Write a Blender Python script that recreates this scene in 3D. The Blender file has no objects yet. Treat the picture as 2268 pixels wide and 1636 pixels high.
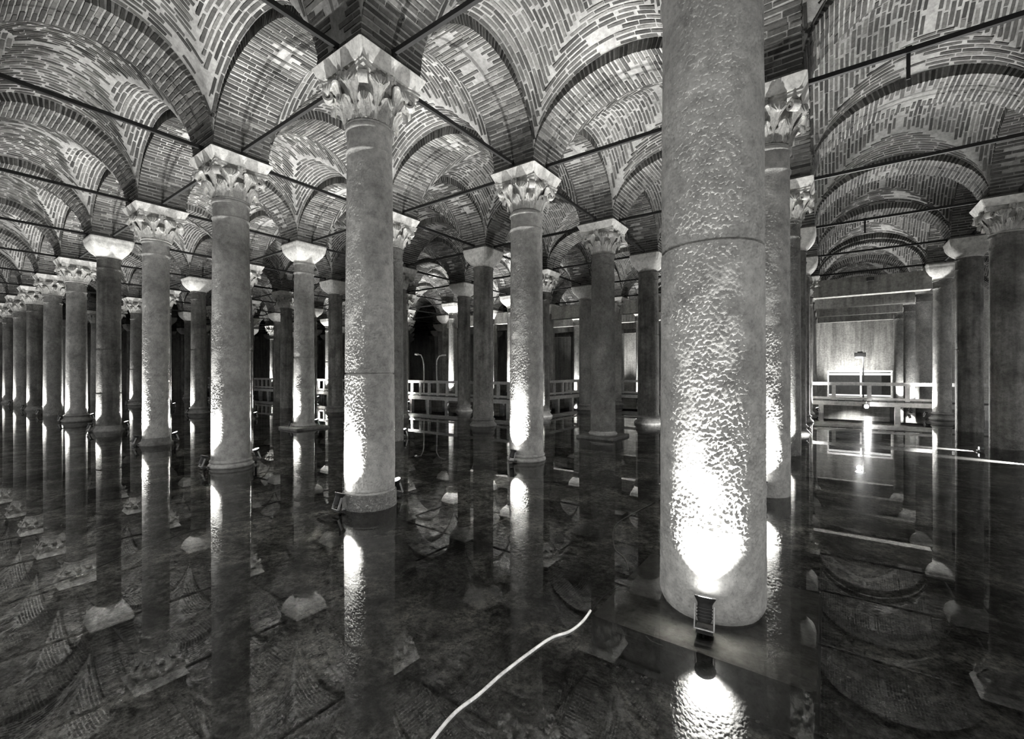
import bpy, math, random
from mathutils import Matrix, Vector, noise as mnoise

random.seed(7)
R = math.radians
C = bpy.context.scene.collection
S = 2.0                      # camera height above the water, metres; plan measures below are in this unit
YAW = 0.622351
OU, OV, AU, BV = 0.40825, 2.06594, 2.40071, 2.13586     # lattice origin and spacings of the columns
SY, CY = math.sin(YAW), math.cos(YAW)

# ------------------------------------------------------------------ camera, world, exposure
sc = bpy.context.scene
cam_d = bpy.data.cameras.new('camera')
cam = bpy.data.objects.new('camera', cam_d)
C.objects.link(cam)
cam.location = (0, 0, S)
cam.rotation_euler = (R(90), 0, YAW)
cam_d.sensor_width = 36
cam_d.lens = 968.04 / 2268 * 36
cam_d.shift_y = 6.3 / 2268
cam_d.clip_start = 0.05
sc.camera = cam
w = bpy.data.worlds.new('world')
sc.world = w
w.use_nodes = True
w.node_tree.nodes['Background'].inputs[0].default_value = (1.0, 0.995, 0.98, 1)
w.node_tree.nodes['Background'].inputs[1].default_value = 0.15
sc.view_settings.view_transform = 'Standard'
sc.view_settings.look = 'None'
sc.view_settings.gamma = 1
sc.view_settings.use_curve_mapping = False
sc.view_settings.exposure = 3.15
sc.cycles.use_denoising = True
sc.cycles.max_bounces = 6
sc.cycles.diffuse_bounces = 3
sc.cycles.glossy_bounces = 2
sc.cycles.use_adaptive_sampling = True
sc.cycles.adaptive_threshold = 0.03
sc.cycles.transparent_max_bounces = 8
sc.cycles.caustics_reflective = False
sc.cycles.caustics_refractive = False
sc.cycles.sample_clamp_indirect = 6
SPOT_W = 230.0               # floodlight at a column foot
WARM = (1.0, 0.992, 0.97)


def col(i, j):
    return (-(OU + AU * i) * S, (OV + BV * j) * S)


def proj(p):
    """pixel and depth of a point, only used to choose which bricks are built singly"""
    x, y, z = p
    u, v = -x / S, y / S
    X, Z = v * SY - u * CY, v * CY + u * SY
    if Z < 0.3:
        return None
    return 1134 + 968 * X / Z, 824.3 - 968 * (z / S - 1) / Z, Z


def ground(px, py, z=0.0):
    """point of the level z (metres) seen at a pixel of the photograph"""
    Z = 968.04 * (S - z) / (py - 824.3)
    X = (px - 1134) / 968.04 * Z
    return Vector((X * CY - Z * SY, X * SY + Z * CY, z))


def at_depth(px, py, v):
    """point of the vertical plane y = v*S seen at a pixel"""
    a, b = (px - 1134) / 968.04, 1.0
    y = a * SY + b * CY
    k = v * S / y
    return Vector(((a * CY - b * SY) * k, v * S, S - (py - 824.3) / 968.04 * k))


# ------------------------------------------------------------------ mesh helpers
class MB:
    def __init__(self):
        self.v, self.f, self.t = [], [], []

    def add(self, vs, fs, tone=0.5, M=None):
        n = len(self.v)
        if M is not None:
            vs = [M @ Vector(p) for p in vs]
        self.v += [tuple(p) for p in vs]
        self.f += [tuple(k + n for k in f) for f in fs]
        self.t += [tone] * len(fs)

    def box(self, c, s, tone=0.5, M=None):
        x, y, z = c
        a, b, d = s[0] / 2, s[1] / 2, s[2] / 2
        vs = [(x + i * a, y + j * b, z + k * d) for k in (-1, 1) for i, j in ((-1, -1), (1, -1), (1, 1), (-1, 1))]
        fs = [(3, 2, 1, 0), (4, 5, 6, 7), (0, 1, 5, 4), (1, 2, 6, 5), (2, 3, 7, 6), (3, 0, 4, 7)]
        self.add(vs, fs, tone, M)

    def lathe(self, prof, n=32, c=(0, 0, 0), cap=True, wob=0.0, seed=0):
        rng = random.Random(seed)
        vs, fs = [], []
        for r, z in prof:
            for k in range(n):
                a = 2 * math.pi * k / n
                rr = r * (1 + (rng.uniform(-wob, wob) if wob else 0))
                vs.append((c[0] + rr * math.cos(a), c[1] + rr * math.sin(a), c[2] + z))
        m = len(prof)
        for i in range(m - 1):
            for k in range(n):
                k2 = (k + 1) % n
                fs.append((i * n + k, i * n + k2, (i + 1) * n + k2, (i + 1) * n + k))
        if cap:
            fs.append(tuple(reversed(range(n))))
            fs.append(tuple((m - 1) * n + k for k in range(n)))
        self.add(vs, fs)

    def tube(self, pts, r, n=8, taper=None):
        pts = [Vector(p) for p in pts]
        vs, fs = [], []
        up = Vector((0, 0, 1))
        for i, p in enumerate(pts):
            d = (pts[min(i + 1, len(pts) - 1)] - pts[max(i - 1, 0)]).normalized()
            a = d.cross(up)
            if a.length < 1e-3:
                a = d.cross(Vector((1, 0, 0)))
            a.normalize()
            b = a.cross(d)
            rr = r if taper is None else r * taper[i]
            for k in range(n):
                t = 2 * math.pi * k / n
                vs.append(p + a * (rr * math.cos(t)) + b * (rr * math.sin(t)))
        m = len(pts)
        for i in range(m - 1):
            for k in range(n):
                k2 = (k + 1) % n
                fs.append((i * n + k, (i + 1) * n + k, (i + 1) * n + k2, i * n + k2))
        fs.append(tuple(range(n)))
        fs.append(tuple(reversed([(m - 1) * n + k for k in range(n)])))
        self.add(vs, fs)

    def mesh(self, name, mat, smooth=False, angle=None):
        me = bpy.data.meshes.new(name)
        me.from_pydata(self.v, [], self.f)
        me.materials.append(mat)
        at = me.attributes.new('tone', 'FLOAT', 'FACE')
        at.data.foreach_set('value', self.t)
        if smooth:
            me.polygons.foreach_set('use_smooth', [True] * len(me.polygons))
            if angle:
                me.set_sharp_from_angle(angle=R(angle))
        me.update()
        return me

    def build(self, name, mat, parent=None, smooth=False, angle=None, loc=None):
        return link(name, self.mesh(name, mat, smooth, angle), parent, loc)


def link(name, me, parent=None, loc=None, rotz=None, kind=None):
    o = bpy.data.objects.new(name, me)
    C.objects.link(o)
    if parent is not None:
        o.parent = parent
    if loc is not None:
        o.location = loc
    if rotz is not None:
        o.rotation_euler = (0, 0, rotz)
    if kind:
        o['kind'] = kind
    return o


def thing(name, label, cat, loc=(0, 0, 0), rotz=0.0, group=None, kind=None):
    o = bpy.data.objects.new(name, None)
    C.objects.link(o)
    o.empty_display_size = 0.2
    o.location = loc
    o.rotation_euler = (0, 0, rotz)
    return tag(o, label, cat, group, kind)


def tag(o, label=None, cat=None, group=None, kind=None):
    if label:
        o['label'] = label
    if cat:
        o['category'] = cat
    if group:
        o['group'] = group
    if kind:
        o['kind'] = kind
    return o


ORD = ['first', 'second', 'third', 'fourth', 'fifth', 'sixth', 'seventh', 'eighth', 'ninth', 'tenth', 'eleventh',
       'twelfth', 'thirteenth', 'fourteenth']


def row_name(j):
    return 'front row' if j == 0 else ORD[j] + ' row'


# ------------------------------------------------------------------ materials
class NT:
    def __init__(self, name):
        self.m = bpy.data.materials.new(name)
        self.m.use_nodes = True
        self.t = self.m.node_tree
        self.p = self.t.nodes['Principled BSDF']
        self.out = self.t.nodes['Material Output']
        self.tc = self.n('ShaderNodeTexCoord')

    def n(self, kind, **kw):
        nd = self.t.nodes.new(kind)
        for k, v in kw.items():
            if k.startswith('i_'):
                nd.inputs[k[2:].replace('_', ' ')].default_value = v
            else:
                setattr(nd, k, v)
        return nd

    def l(self, a, b):
        self.t.links.new(a, b)

    def noise(self, scale, detail=4, rough=0.55, vec=None, dist=0.0):
        nd = self.n('ShaderNodeTexNoise')
        nd.inputs['Scale'].default_value = scale
        nd.inputs['Detail'].default_value = detail
        nd.inputs['Roughness'].default_value = rough
        nd.inputs['Distortion'].default_value = dist
        self.l(vec or self.tc.outputs['Object'], nd.inputs['Vector'])
        return nd.outputs['Fac']

    def ramp(self, fac, stops):
        nd = self.n('ShaderNodeValToRGB')
        els = nd.color_ramp.elements
        while len(els) < len(stops):
            els.new(0.5)
        for e, (p, c) in zip(els, stops):
            e.position = p
            e.color = (c, c * 0.996, c * 0.98, 1) if not isinstance(c, tuple) else c
        self.l(fac, nd.inputs['Fac'])
        return nd.outputs['Color']

    def mul(self, a, b, fac=1.0, mode='MULTIPLY'):
        nd = self.n('ShaderNodeMix', data_type='RGBA', blend_type=mode)
        nd.inputs[0].default_value = fac
        for s, x in ((6, a), (7, b)):
            if isinstance(x, (int, float)):
                nd.inputs[s].default_value = (x, x, x, 1)
            else:
                self.l(x, nd.inputs[s])
        return nd.outputs[2]

    def math(self, op, a, b=None):
        nd = self.n('ShaderNodeMath', operation=op)
        for k, x in enumerate((a, b)):
            if x is None:
                continue
            if isinstance(x, (int, float)):
                nd.inputs[k].default_value = x
            else:
                self.l(x, nd.inputs[k])
        return nd.outputs[0]

    def bump(self, h, strength=0.5, dist=0.02, prev=None):
        nd = self.n('ShaderNodeBump')
        nd.inputs['Strength'].default_value = strength
        nd.inputs['Distance'].default_value = dist
        self.l(h, nd.inputs['Height'])
        if prev is not None:
            self.l(prev, nd.inputs['Normal'])
        return nd.outputs['Normal']

    def done(self, color, rough=0.8, normal=None, metal=0.0, spec=0.3):
        if isinstance(color, (int, float)):
            self.p.inputs['Base Color'].default_value = (color, color * 0.996, color * 0.98, 1)
        else:
            self.l(color, self.p.inputs['Base Color'])
        self.p.inputs['Roughness'].default_value = rough
        self.p.inputs['Metallic'].default_value = metal
        self.p.inputs['Specular IOR Level'].default_value = spec
        if normal is not None:
            self.l(normal, self.p.inputs['Normal'])
        return self.m


def stone_mat(name, lo, hi, bump=0.6, bd=0.02, bscale=26.0, vary=0.35, rough=0.75, streak=False):
    t = NT(name)
    oi = t.n('ShaderNodeObjectInfo')
    # shift the pattern from object to object
    vm = t.n('ShaderNodeVectorMath', operation='ADD')
    sc_ = t.n('ShaderNodeVectorMath', operation='SCALE')
    cb = t.n('ShaderNodeCombineXYZ')
    for k in range(3):
        t.l(oi.outputs['Random'], cb.inputs[k])
    t.l(cb.outputs[0], sc_.inputs[0])
    sc_.inputs['Scale'].default_value = 37.0
    t.l(t.tc.outputs['Object'], vm.inputs[0])
    t.l(sc_.outputs[0], vm.inputs[1])
    vec = vm.outputs[0]
    big = t.ramp(t.noise(1.3, 5, 0.6, vec, 0.6), [(0.3, lo), (0.7, hi)])
    mid = t.ramp(t.noise(9, 6, 0.65, vec), [(0.32, 0.62), (0.62, 1.0)])
    c = t.mul(big, mid)
    pits = t.ramp(t.noise(bscale * 1.2, 4, 0.6, vec), [(0.36, 0.35), (0.47, 1.0)])
    c = t.mul(c, pits, 0.3)
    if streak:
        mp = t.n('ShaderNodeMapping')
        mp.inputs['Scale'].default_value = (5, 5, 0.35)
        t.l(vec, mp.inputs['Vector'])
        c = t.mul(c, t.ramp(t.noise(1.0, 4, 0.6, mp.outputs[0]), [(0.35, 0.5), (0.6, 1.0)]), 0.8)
    tone = t.math('ADD', t.math('MULTIPLY', oi.outputs['Random'], vary), 1 - vary * 0.5)
    nd = t.n('ShaderNodeCombineColor')
    for k in range(3):
        t.l(tone, nd.inputs[k])
    c = t.mul(c, nd.outputs[0])
    h1 = t.ramp(t.noise(bscale, 5, 0.6, vec, 0.5), [(0.38, 0.0), (0.58, 1.0)])
    h2 = t.noise(bscale * 2.6, 3, 0.6, vec)
    mask = t.ramp(t.noise(1.5, 3, 0.5, vec), [(0.32, 0.25), (0.6, 1.0)])
    bw = t.n('ShaderNodeRGBToBW')
    t.l(t.mul(h1, mask), bw.inputs[0])
    hm = t.math('ADD', bw.outputs[0], t.math('MULTIPLY', h2, 0.5))
    nrm = t.bump(hm, bump, bd)
    return t.done(c, rough, nrm, 0.0, 0.08)


M_shaft = stone_mat('pitted_marble', 0.34, 0.58, 1.0, 0.045, 27)
M_crust = stone_mat('crusted_marble', 0.34, 0.58, 0.5, 0.006, 34)
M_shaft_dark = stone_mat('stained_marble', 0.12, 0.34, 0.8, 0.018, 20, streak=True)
M_cap = stone_mat('carved_marble', 0.42, 0.68, 0.5, 0.006, 30, 0.2)
M_pale = stone_mat('pale_impost_stone', 0.66, 0.86, 0.3, 0.005, 22, 0.15)
M_base = stone_mat('wet_base_stone', 0.12, 0.26, 0.5, 0.012, 22, 0.3, 0.45)
M_slab = stone_mat('slab_stone', 0.30, 0.48, 0.4, 0.01, 14, 0.1, 0.6)
M_concrete = stone_mat('concrete', 0.40, 0.60, 0.2, 0.005, 12, 0.15, 0.8, streak=True)


def brick_mat():
    t = NT('old_brick')
    a = t.n('ShaderNodeAttribute', attribute_name='tone')
    base = t.ramp(a.outputs['Fac'], [(0.0, 0.03), (0.55, 0.085), (1.0, 0.2)])
    g = t.n('ShaderNodeNewGeometry')
    n1 = t.ramp(t.noise(18, 5, 0.65, g.outputs['Position']), [(0.3, 0.6), (0.7, 1.2)])
    c = t.mul(base, n1)
    n2 = t.ramp(t.noise(0.55, 4, 0.6, g.outputs['Position']), [(0.35, 0.6), (0.65, 1.35)])
    c = t.mul(c, n2)
    return t.done(c, 0.85, t.bump(t.noise(40, 4, 0.6, g.outputs['Position']), 0.5, 0.01))


def mortar_mat():
    t = NT('lime_mortar')
    g = t.n('ShaderNodeNewGeometry')
    c = t.ramp(t.noise(0.6, 5, 0.6, g.outputs['Position'], 0.5), [(0.3, 0.20), (0.7, 0.46)])
    c = t.mul(c, t.ramp(t.noise(12, 5, 0.65, g.outputs['Position']), [(0.3, 0.6), (0.65, 1.05)]))
    return t.done(c, 0.9, t.bump(t.noise(22, 5, 0.65, g.outputs['Position']), 0.6, 0.015))


M_brick = brick_mat()
M_mortar = mortar_mat()


def simple_mat(name, c, rough=0.5, metal=0.0, ns=30, bump=0.2):
    t = NT(name)
    k = t.mul(t.ramp(t.noise(ns, 4, 0.6), [(0.3, c * 0.7), (0.7, c * 1.2)]), 1.0)
    return t.done(k, rough, t.bump(t.noise(ns * 2, 3), bump, 0.004), metal)


M_iron = simple_mat('dark_iron', 0.018, 0.6, 0.0, 14)
M_black = simple_mat('black_housing', 0.03, 0.4, 0.0, 20)
M_steel = simple_mat('grey_steel', 0.35, 0.35, 0.6, 40)
M_white = simple_mat('white_paint', 0.7, 0.4, 0.0, 20)
M_cable = simple_mat('pale_cable', 0.95, 0.5, 0.0, 20)
M_cable_dk = simple_mat('grey_cable', 0.3, 0.5, 0.0, 20)
M_coin = simple_mat('silver_coin', 0.75, 0.3, 0.3, 60)
M_rail = simple_mat('walkway_timber', 0.45, 0.6, 0.0, 9)
M_deck = simple_mat('dark_walkway_timber', 0.07, 0.6, 0.0, 9)


def emit_mat(name, s):
    m = bpy.data.materials.new(name)
    m.use_nodes = True
    t = m.node_tree
    t.nodes.remove(t.nodes['Principled BSDF'])
    e = t.nodes.new('ShaderNodeEmission')
    e.inputs[0].default_value = (*WARM, 1)
    e.inputs[1].default_value = s
    t.links.new(e.outputs[0], t.nodes['Material Output'].inputs['Surface'])
    return m


M_lens = emit_mat('lit_lens', 3)
M_lens_hot = emit_mat('lit_lens_bright', 80)
M_tube = emit_mat('lit_tube', 0.22)


def glass_mat(name, tint, ior, rough, ripple, film):
    """see-through surface: what lies behind it, tinted, under a Fresnel mirror"""
    t = NT(name)
    tr = t.n('ShaderNodeBsdfTransparent')
    tr.inputs[0].default_value = (*tint, 1)
    gl = t.n('ShaderNodeBsdfGlossy')
    gl.inputs['Roughness'].default_value = rough
    fr = t.n('ShaderNodeFresnel')
    fr.inputs['IOR'].default_value = ior
    mx = t.n('ShaderNodeMixShader')
    t.l(fr.outputs[0], mx.inputs[0])
    if ripple:
        b = t.bump(t.noise(1.6, 2, 0.5), ripple, 0.05)
        t.l(b, gl.inputs['Normal'])
    src = tr.outputs[0]
    if film:
        df = t.n('ShaderNodeBsdfDiffuse')
        df.inputs[0].default_value = (0.6, 0.59, 0.56, 1)
        m2 = t.n('ShaderNodeMixShader')
        m2.inputs[0].default_value = film
        t.l(tr.outputs[0], m2.inputs[1])
        t.l(df.outputs[0], m2.inputs[2])
        src = m2.outputs[0]
    t.l(src, mx.inputs[1])
    if film:      # a share of fine ripples smears the brightest lamps
        g2 = t.n('ShaderNodeBsdfGlossy')
        g2.inputs['Roughness'].default_value = 0.16
        m3 = t.n('ShaderNodeMixShader')
        m3.inputs[0].default_value = 0.05
        t.l(gl.outputs[0], m3.inputs[1])
        t.l(g2.outputs[0], m3.inputs[2])
        t.l(m3.outputs[0], mx.inputs[2])
    else:
        t.l(gl.outputs[0], mx.inputs[2])
    t.t.nodes.remove(t.p)
    t.l(mx.outputs[0], t.out.inputs['Surface'])
    return t.m


M_water = glass_mat('still_water', (0.93, 0.925, 0.91), 1.85, 0.003, 0.005, 0.005)
M_glass = glass_mat('case_glass', (0.85, 0.85, 0.84), 1.45, 0.0, 0.0, 0.0)


def floor_mat():
    t = NT('silted_floor')
    c = t.ramp(t.noise(1.1, 8, 0.68, None, 0.8), [(0.38, 0.04), (0.5, 0.30), (0.64, 0.85)])
    c = t.mul(c, t.ramp(t.noise(11, 6, 0.7), [(0.34, 0.15), (0.58, 1.2)]))
    c = t.mul(c, t.ramp(t.noise(34, 4, 0.7), [(0.36, 0.3), (0.56, 1.15)]))
    return t.done(c, 0.9, t.bump(t.noise(9, 6, 0.65), 0.7, 0.03))


M_floor = floor_mat()

# ------------------------------------------------------------------ measures (metres)
FLOOR_Z = -0.34
SHAFT_TOP = 2.81 * S
IMP0, IMP1, SPRING = 3.15 * S, 3.245 * S, 3.275 * S
W = 0.52 * S                 # arch width
TH = 0.105 * S               # arch ring thickness
RISE_U, RISE_V = 0.69 * S, 0.79 * S
HU, HV = (AU * S - W) / 2, (BV * S - W) / 2       # clear half spans
BULGE = 0.17 * S
PITCH, BT, BL = 0.086, 0.056, 0.36

I0, I1, J0, J1 = -2, 12, -1, 9     # column lattice covered by the ceiling

# ------------------------------------------------------------------ setting
fl = MB()
fl.box((0, 0, FLOOR_Z - 0.1), (160, 160, 0.2))
floor = fl.build('floor', M_floor)
floor.location = (-20, 20, 0)
floor['kind'] = 'structure'

wt = MB()
wt.add([(-100, -60, 0), (60, -60, 0), (60, 100, 0), (-100, 100, 0)], [(0, 1, 2, 3)])
water = wt.build('water', M_water)
water['kind'] = 'structure'

wb = MB()
xw0, yw = col(I1 + 0.5, 8.55)
xw1, _ = col(-2.5, 0)
wb.box(((xw0 + xw1) / 2, yw + 0.3, 4), (xw1 - xw0, 0.6, 9.2))
o = wb.build('wall_back', M_concrete)
o['kind'] = 'structure'
wb = MB()
wb.box((xw0 - 0.3, (yw - 8) / 2, 4), (0.6, yw + 8, 9.2))
o = wb.build('wall_left', M_concrete)
o['kind'] = 'structure'


# ---- bricks as boxes: (matrix, size, tone)
def frame(origin, ex, ez):
    ez = ez.normalized()
    ex = (ex - ez * ex.dot(ez)).normalized()
    ey = ez.cross(ex)
    return Matrix(((ex.x, ey.x, ez.x, origin.x), (ex.y, ey.y, ez.y, origin.y), (ex.z, ey.z, ez.z, origin.z), (0, 0, 0, 1)))


def arch_pts(h, rise, n):
    """points along the half ellipse at equal arc steps"""
    N = 600
    P = [(h * math.cos(math.pi * k / N), rise * math.sin(math.pi * k / N)) for k in range(N + 1)]
    L = [0]
    for a, b in zip(P, P[1:]):
        L.append(L[-1] + math.hypot(b[0] - a[0], b[1] - a[1]))
    out, k = [], 0
    for q in range(n + 1):
        s = L[-1] * q / n
        while k < N - 1 and L[k + 1] < s:
            k += 1
        f = (s - L[k]) / (L[k + 1] - L[k])
        out.append(((P[k][0] * (1 - f) + P[k + 1][0] * f), (P[k][1] * (1 - f) + P[k + 1][1] * f)))
    return out, L[-1]


def arch_bricks(h, rise, seed):
    """arch spans local x, width along local y, springing at z=0"""
    rng = random.Random(seed)
    _, L = arch_pts(h, rise, 8)
    n = int(L / PITCH)
    pts, _ = arch_pts(h, rise, 2 * n)
    out = []
    patches = [(rng.uniform(-h, h), rng.uniform(-W / 2, W / 2), rng.uniform(0.1, 0.4)) for _ in range(2)]
    for q in range(n):
        x, z = pts[2 * q + 1]
        nx, nz = x / h / h, z / rise / rise
        l = math.hypot(nx, nz)
        nrm = Vector((-nx / l, 0, -nz / l))          # towards the opening
        p = Vector((x, 0, z))
        tone0 = rng.uniform(0.25, 0.7)
        # soffit course, end voussoirs run into the faces
        y = -W / 2 - 0.012
        first = True
        while y < W / 2 - 0.06:
            ln = BL * rng.uniform(0.75, 1.15) * (0.55 if (first and q % 2) else 1)
            e = min(y + ln, W / 2 + 0.012)
            if W / 2 - e < 0.12:
                e = W / 2 + 0.012
            first = False
            edge = y < -W / 2 + 0.05 or e > W / 2 - 0.05
            c = (y + e - 0.03) / 2
            hide = any((x - a) ** 2 * 0.6 + (c - b) ** 2 < r * r for a, b, r in patches)
            if edge or not hide or rng.random() < 0.12:
                y0 = y if y < -W / 2 else y + 0.009
                e0 = e if e > W / 2 else e - 0.009
                depth = TH * 0.98 if edge else 0.07
                prot = rng.uniform(0.008, 0.02)
                o = p + nrm * (prot - depth / 2) + Vector((0, (y0 + e0) / 2, 0))
                m = frame(o, Vector((0, 1, 0)), nrm)
                m = m @ Matrix.Rotation(rng.gauss(0, 0.012), 4, 'Z')
                out.append((m, (e0 - y0, BT * rng.uniform(0.8, 1.15), depth), min(1, max(0, tone0 + rng.gauss(0, 0.16)))))
            y = e
    return out


def arch_body(h, rise):
    mb = MB()
    n = 40
    inn, _ = arch_pts(h, rise, n)
    vs, fs = [], []
    for (x, z) in inn:
        nx, nz = x / h / h, z / rise / rise
        l = math.hypot(nx, nz)
        ox, oz = x + nx / l * TH, z + nz / l * TH
        vs += [(x, -W / 2, z), (x, W / 2, z), (ox, W / 2, oz), (ox, -W / 2, oz)]
    for k in range(n):
        a, b = 4 * k, 4 * k + 4
        for e in range(4):
            e2 = (e + 1) % 4
            fs.append((a + e2, a + e, b + e, b + e2))
    fs += [(0, 1, 2, 3), (4 * n + 3, 4 * n + 2, 4 * n + 1, 4 * n)]
    mb.add(vs, fs)
    return mb.mesh('arch', M_mortar, True, 35)


def pz(t):
    return math.sqrt(max(0.0, 1 - t * t))


def vault_z(x, y):
    """local x in [-HU,HU] (edges carry the v arches), y in [-HV,HV]"""
    s, t = x / HU, y / HV
    zv, zu = (RISE_V + TH) * pz(t), (RISE_U + TH) * pz(s)
    return max(zv, zu) + BULGE * (1 - s * s) * (1 - t * t)


def vault_body():
    mb = MB()
    n = 44
    # nodes crowd towards the springing, where the surface is steep
    g = [math.sin(math.pi / 2 * (2 * k / n - 1)) for k in range(n + 1)]
    vs = [(HU * a, HV * b, vault_z(HU * a, HV * b)) for a in g for b in g]
    fs = [(i * (n + 1) + j, i * (n + 1) + j + 1, (i + 1) * (n + 1) + j + 1, (i + 1) * (n + 1) + j) for i in range(n) for j in range(n)]
    mb.add(vs, fs)
    return mb.mesh('vault', M_mortar, True, 40)


def vault_bricks(seed):
    rng = random.Random(seed)
    out = []
    RU, RV = RISE_U + TH, RISE_V + TH
    patches = [(rng.uniform(-HU, HU), rng.uniform(-HV, HV), rng.uniform(0.15, 0.45)) for _ in range(2)]

    def nrm(x, y):
        d = 0.01
        gx = (vault_z(x + d, y) - vault_z(x - d, y)) / (2 * d)
        gy = (vault_z(x, y + d) - vault_z(x, y - d)) / (2 * d)
        return Vector((gx, gy, -1)).normalized()

    def course(fun, lim, key):
        """bricks along a curve fun(t)->(x,y), t in [-lim,lim]"""
        N = 120
        T = [math.sin(math.asin(min(1, lim)) * (2 * k / N - 1)) for k in range(N + 1)] if lim > 0 else []
        P = [Vector((*fun(t), vault_z(*fun(t)))) for t in T]
        if not P:
            return
        L = [0.0]
        for a, b in zip(P, P[1:]):
            L.append(L[-1] + (b - a).length)

        def at(s):
            for k in range(N):
                if L[k + 1] >= s:
                    f = (s - L[k]) / max(1e-9, L[k + 1] - L[k])
                    return P[k].lerp(P[k + 1], f)
            return P[-1]
        s = rng.uniform(0.02, 0.25)
        tone0 = rng.uniform(0.25, 0.7)
        while s < L[-1] - 0.06:
            ln = BL * rng.uniform(0.75, 1.2)
            e = min(s + ln, L[-1] - 0.01)
            a, b = at(s), at(e)
            c = at((s + e) / 2)
            if (b - a).length > 0.07 and not (any((c.x - q) ** 2 + (c.y - r) ** 2 < d * d for q, r, d in patches) and rng.random() > 0.3):
                nn = nrm(c.x, c.y)
                pr = rng.uniform(0.006, 0.018)
                m = frame(c + nn * (pr - 0.03), b - a, nn) @ Matrix.Rotation(rng.gauss(0, 0.012), 4, 'Z')
                out.append((m, ((b - a).length, BT * rng.uniform(0.8, 1.1), 0.06), min(1, max(0, tone0 + rng.gauss(0, 0.16)))))
            s = e + 0.018

    # courses parallel to the arches, spaced by arc length along the crown line
    x = HU - 0.05
    while x > 0.03:
        s_ = x / HU
        q = 1 - (RU / RV) ** 2 * (1 - s_ * s_)
        lim = math.sqrt(max(0, q))
        for sg in (1, -1):
            course(lambda t, X=x * sg: (X, HV * t), lim * 0.995, x)
        x -= PITCH
    y = HV - 0.05
    while y > 0.03:
        t_ = y / HV
        q = 1 - (RV / RU) ** 2 * (1 - t_ * t_)
        lim = math.sqrt(max(0, q))
        for sg in (1, -1):
            course(lambda t, Y=y * sg: (HU * t, Y), lim * 0.995, y)
        y -= PITCH
    return out


def brick_verts(size, rng):
    a, b, d = size[0] / 2, size[1] / 2, size[2] / 2
    j = 0.005
    vs = []
    for k in (-1, 1):
        for i_, j_ in ((-1, -1), (1, -1), (1, 1), (-1, 1)):
            vs.append((i_ * a + rng.uniform(-j, j), j_ * b + rng.uniform(-j, j), k * d))
    return vs


BF = [(3, 2, 1, 0), (4, 5, 6, 7), (0, 1, 5, 4), (1, 2, 6, 5), (2, 3, 7, 6), (3, 0, 4, 7)]


def brick_mesh(bricks, seed=1):
    rng = random.Random(seed)
    mb = MB()
    for m, s, t in bricks:
        mb.add(brick_verts(s, rng), BF, t, m)
    return mb.mesh('brickwork', M_brick)


ceiling = bpy.data.objects.new('ceiling', None)
C.objects.link(ceiling)
ceiling['kind'] = 'structure'
ceiling['label'] = 'brick ceiling of groin vaults carried on arches over the columns'

me_arch = {'u': arch_body(HU, RISE_U), 'v': arch_body(HV, RISE_V)}
br_arch = {'u': [arch_bricks(HU, RISE_U, 11 + k) for k in range(3)], 'v': [arch_bricks(HV, RISE_V, 31 + k) for k in range(3)]}
me_archbr = {d: [brick_mesh(b) for b in br_arch[d]] for d in 'uv'}
me_vault = vault_body()
br_vault = [vault_bricks(51 + k) for k in range(4)]
me_vaultbr = [brick_mesh(b) for b in br_vault]

elements = []      # (kind, mesh, list of bricks, shared brick mesh, matrix)
rs = random.Random(5)
for i in range(I0, I1 + 1):
    for j in range(J0, J1 + 1):
        x, y = col(i, j)
        if i < I1:     # arch towards i+1 spans x
            k = rs.randrange(3)
            M = Matrix.Translation((x - AU * S / 2, y, SPRING)) @ Matrix.Rotation(math.pi * rs.randrange(2), 4, 'Z')
            elements.append(('arch', me_arch['u'], br_arch['u'][k], me_archbr['u'][k], M))
        if j < J1:
            k = rs.randrange(3)
            M = Matrix.Translation((x, y + BV * S / 2, SPRING)) @ Matrix.Rotation(math.pi / 2 + math.pi * rs.randrange(2), 4, 'Z')
            elements.append(('arch', me_arch['v'], br_arch['v'][k], me_archbr['v'][k], M))
        if i < I1 and j < J1:
            k = rs.randrange(4)
            M = Matrix.Translation((x - AU * S / 2, y + BV * S / 2, SPRING)) @ Matrix.Rotation(math.pi * rs.randrange(2), 4, 'Z')
            elements.append(('vault', me_vault, br_vault[k], me_vaultbr[k], M))

# the 300 bricks that show largest are single objects
cand = []
for n, (kd, me, br, sh, M) in enumerate(elements):
    p = M.translation
    if math.hypot(p.x, p.y) > 11:
        continue
    for q, (m, s, t) in enumerate(br):
        mw = M @ m
        pos = mw.translation
        pr = proj(pos)
        if pr is None or not (5 < pr[0] < 2263 and 3 < pr[1] < 700) or 1462 < pr[0] < 1706:
            continue
        nw = mw.to_3x3() @ Vector((0, 0, 1))
        vd = (Vector((0, 0, S)) - pos)
        f = nw.dot(vd.normalized())
        if f < 0.12:
            continue
        cand.append((s[0] * s[1] * f / vd.length ** 2, n, q))
cand.sort(reverse=True)
single = {}
for _, n, q in cand[:290]:
    single.setdefault(n, set()).add(q)
unit = []
for k in range(8):
    for tn in (0.1, 0.25, 0.4, 0.5, 0.6, 0.75, 0.9):
        mb = MB()
        mb.add(brick_verts((1, 1, 1), random.Random(1)), BF, tn)
        unit.append((tn, mb.mesh('brick', M_brick)))
    break
for n, (kd, me, br, sh, M) in enumerate(elements):
    o = link(kd, me, ceiling)
    o.matrix_local = M
    if n in single:
        sh = brick_mesh([b for q, b in enumerate(br) if q not in single[n]])
        for q in single[n]:
            m, s, t = br[q]
            um = min(unit, key=lambda a: abs(a[0] - t))[1]
            b = link('brick', um, o)
            b.matrix_local = m @ Matrix.Diagonal((s[0], s[1], s[2], 1))
    link('brickwork', sh, o, kind='stuff')

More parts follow.
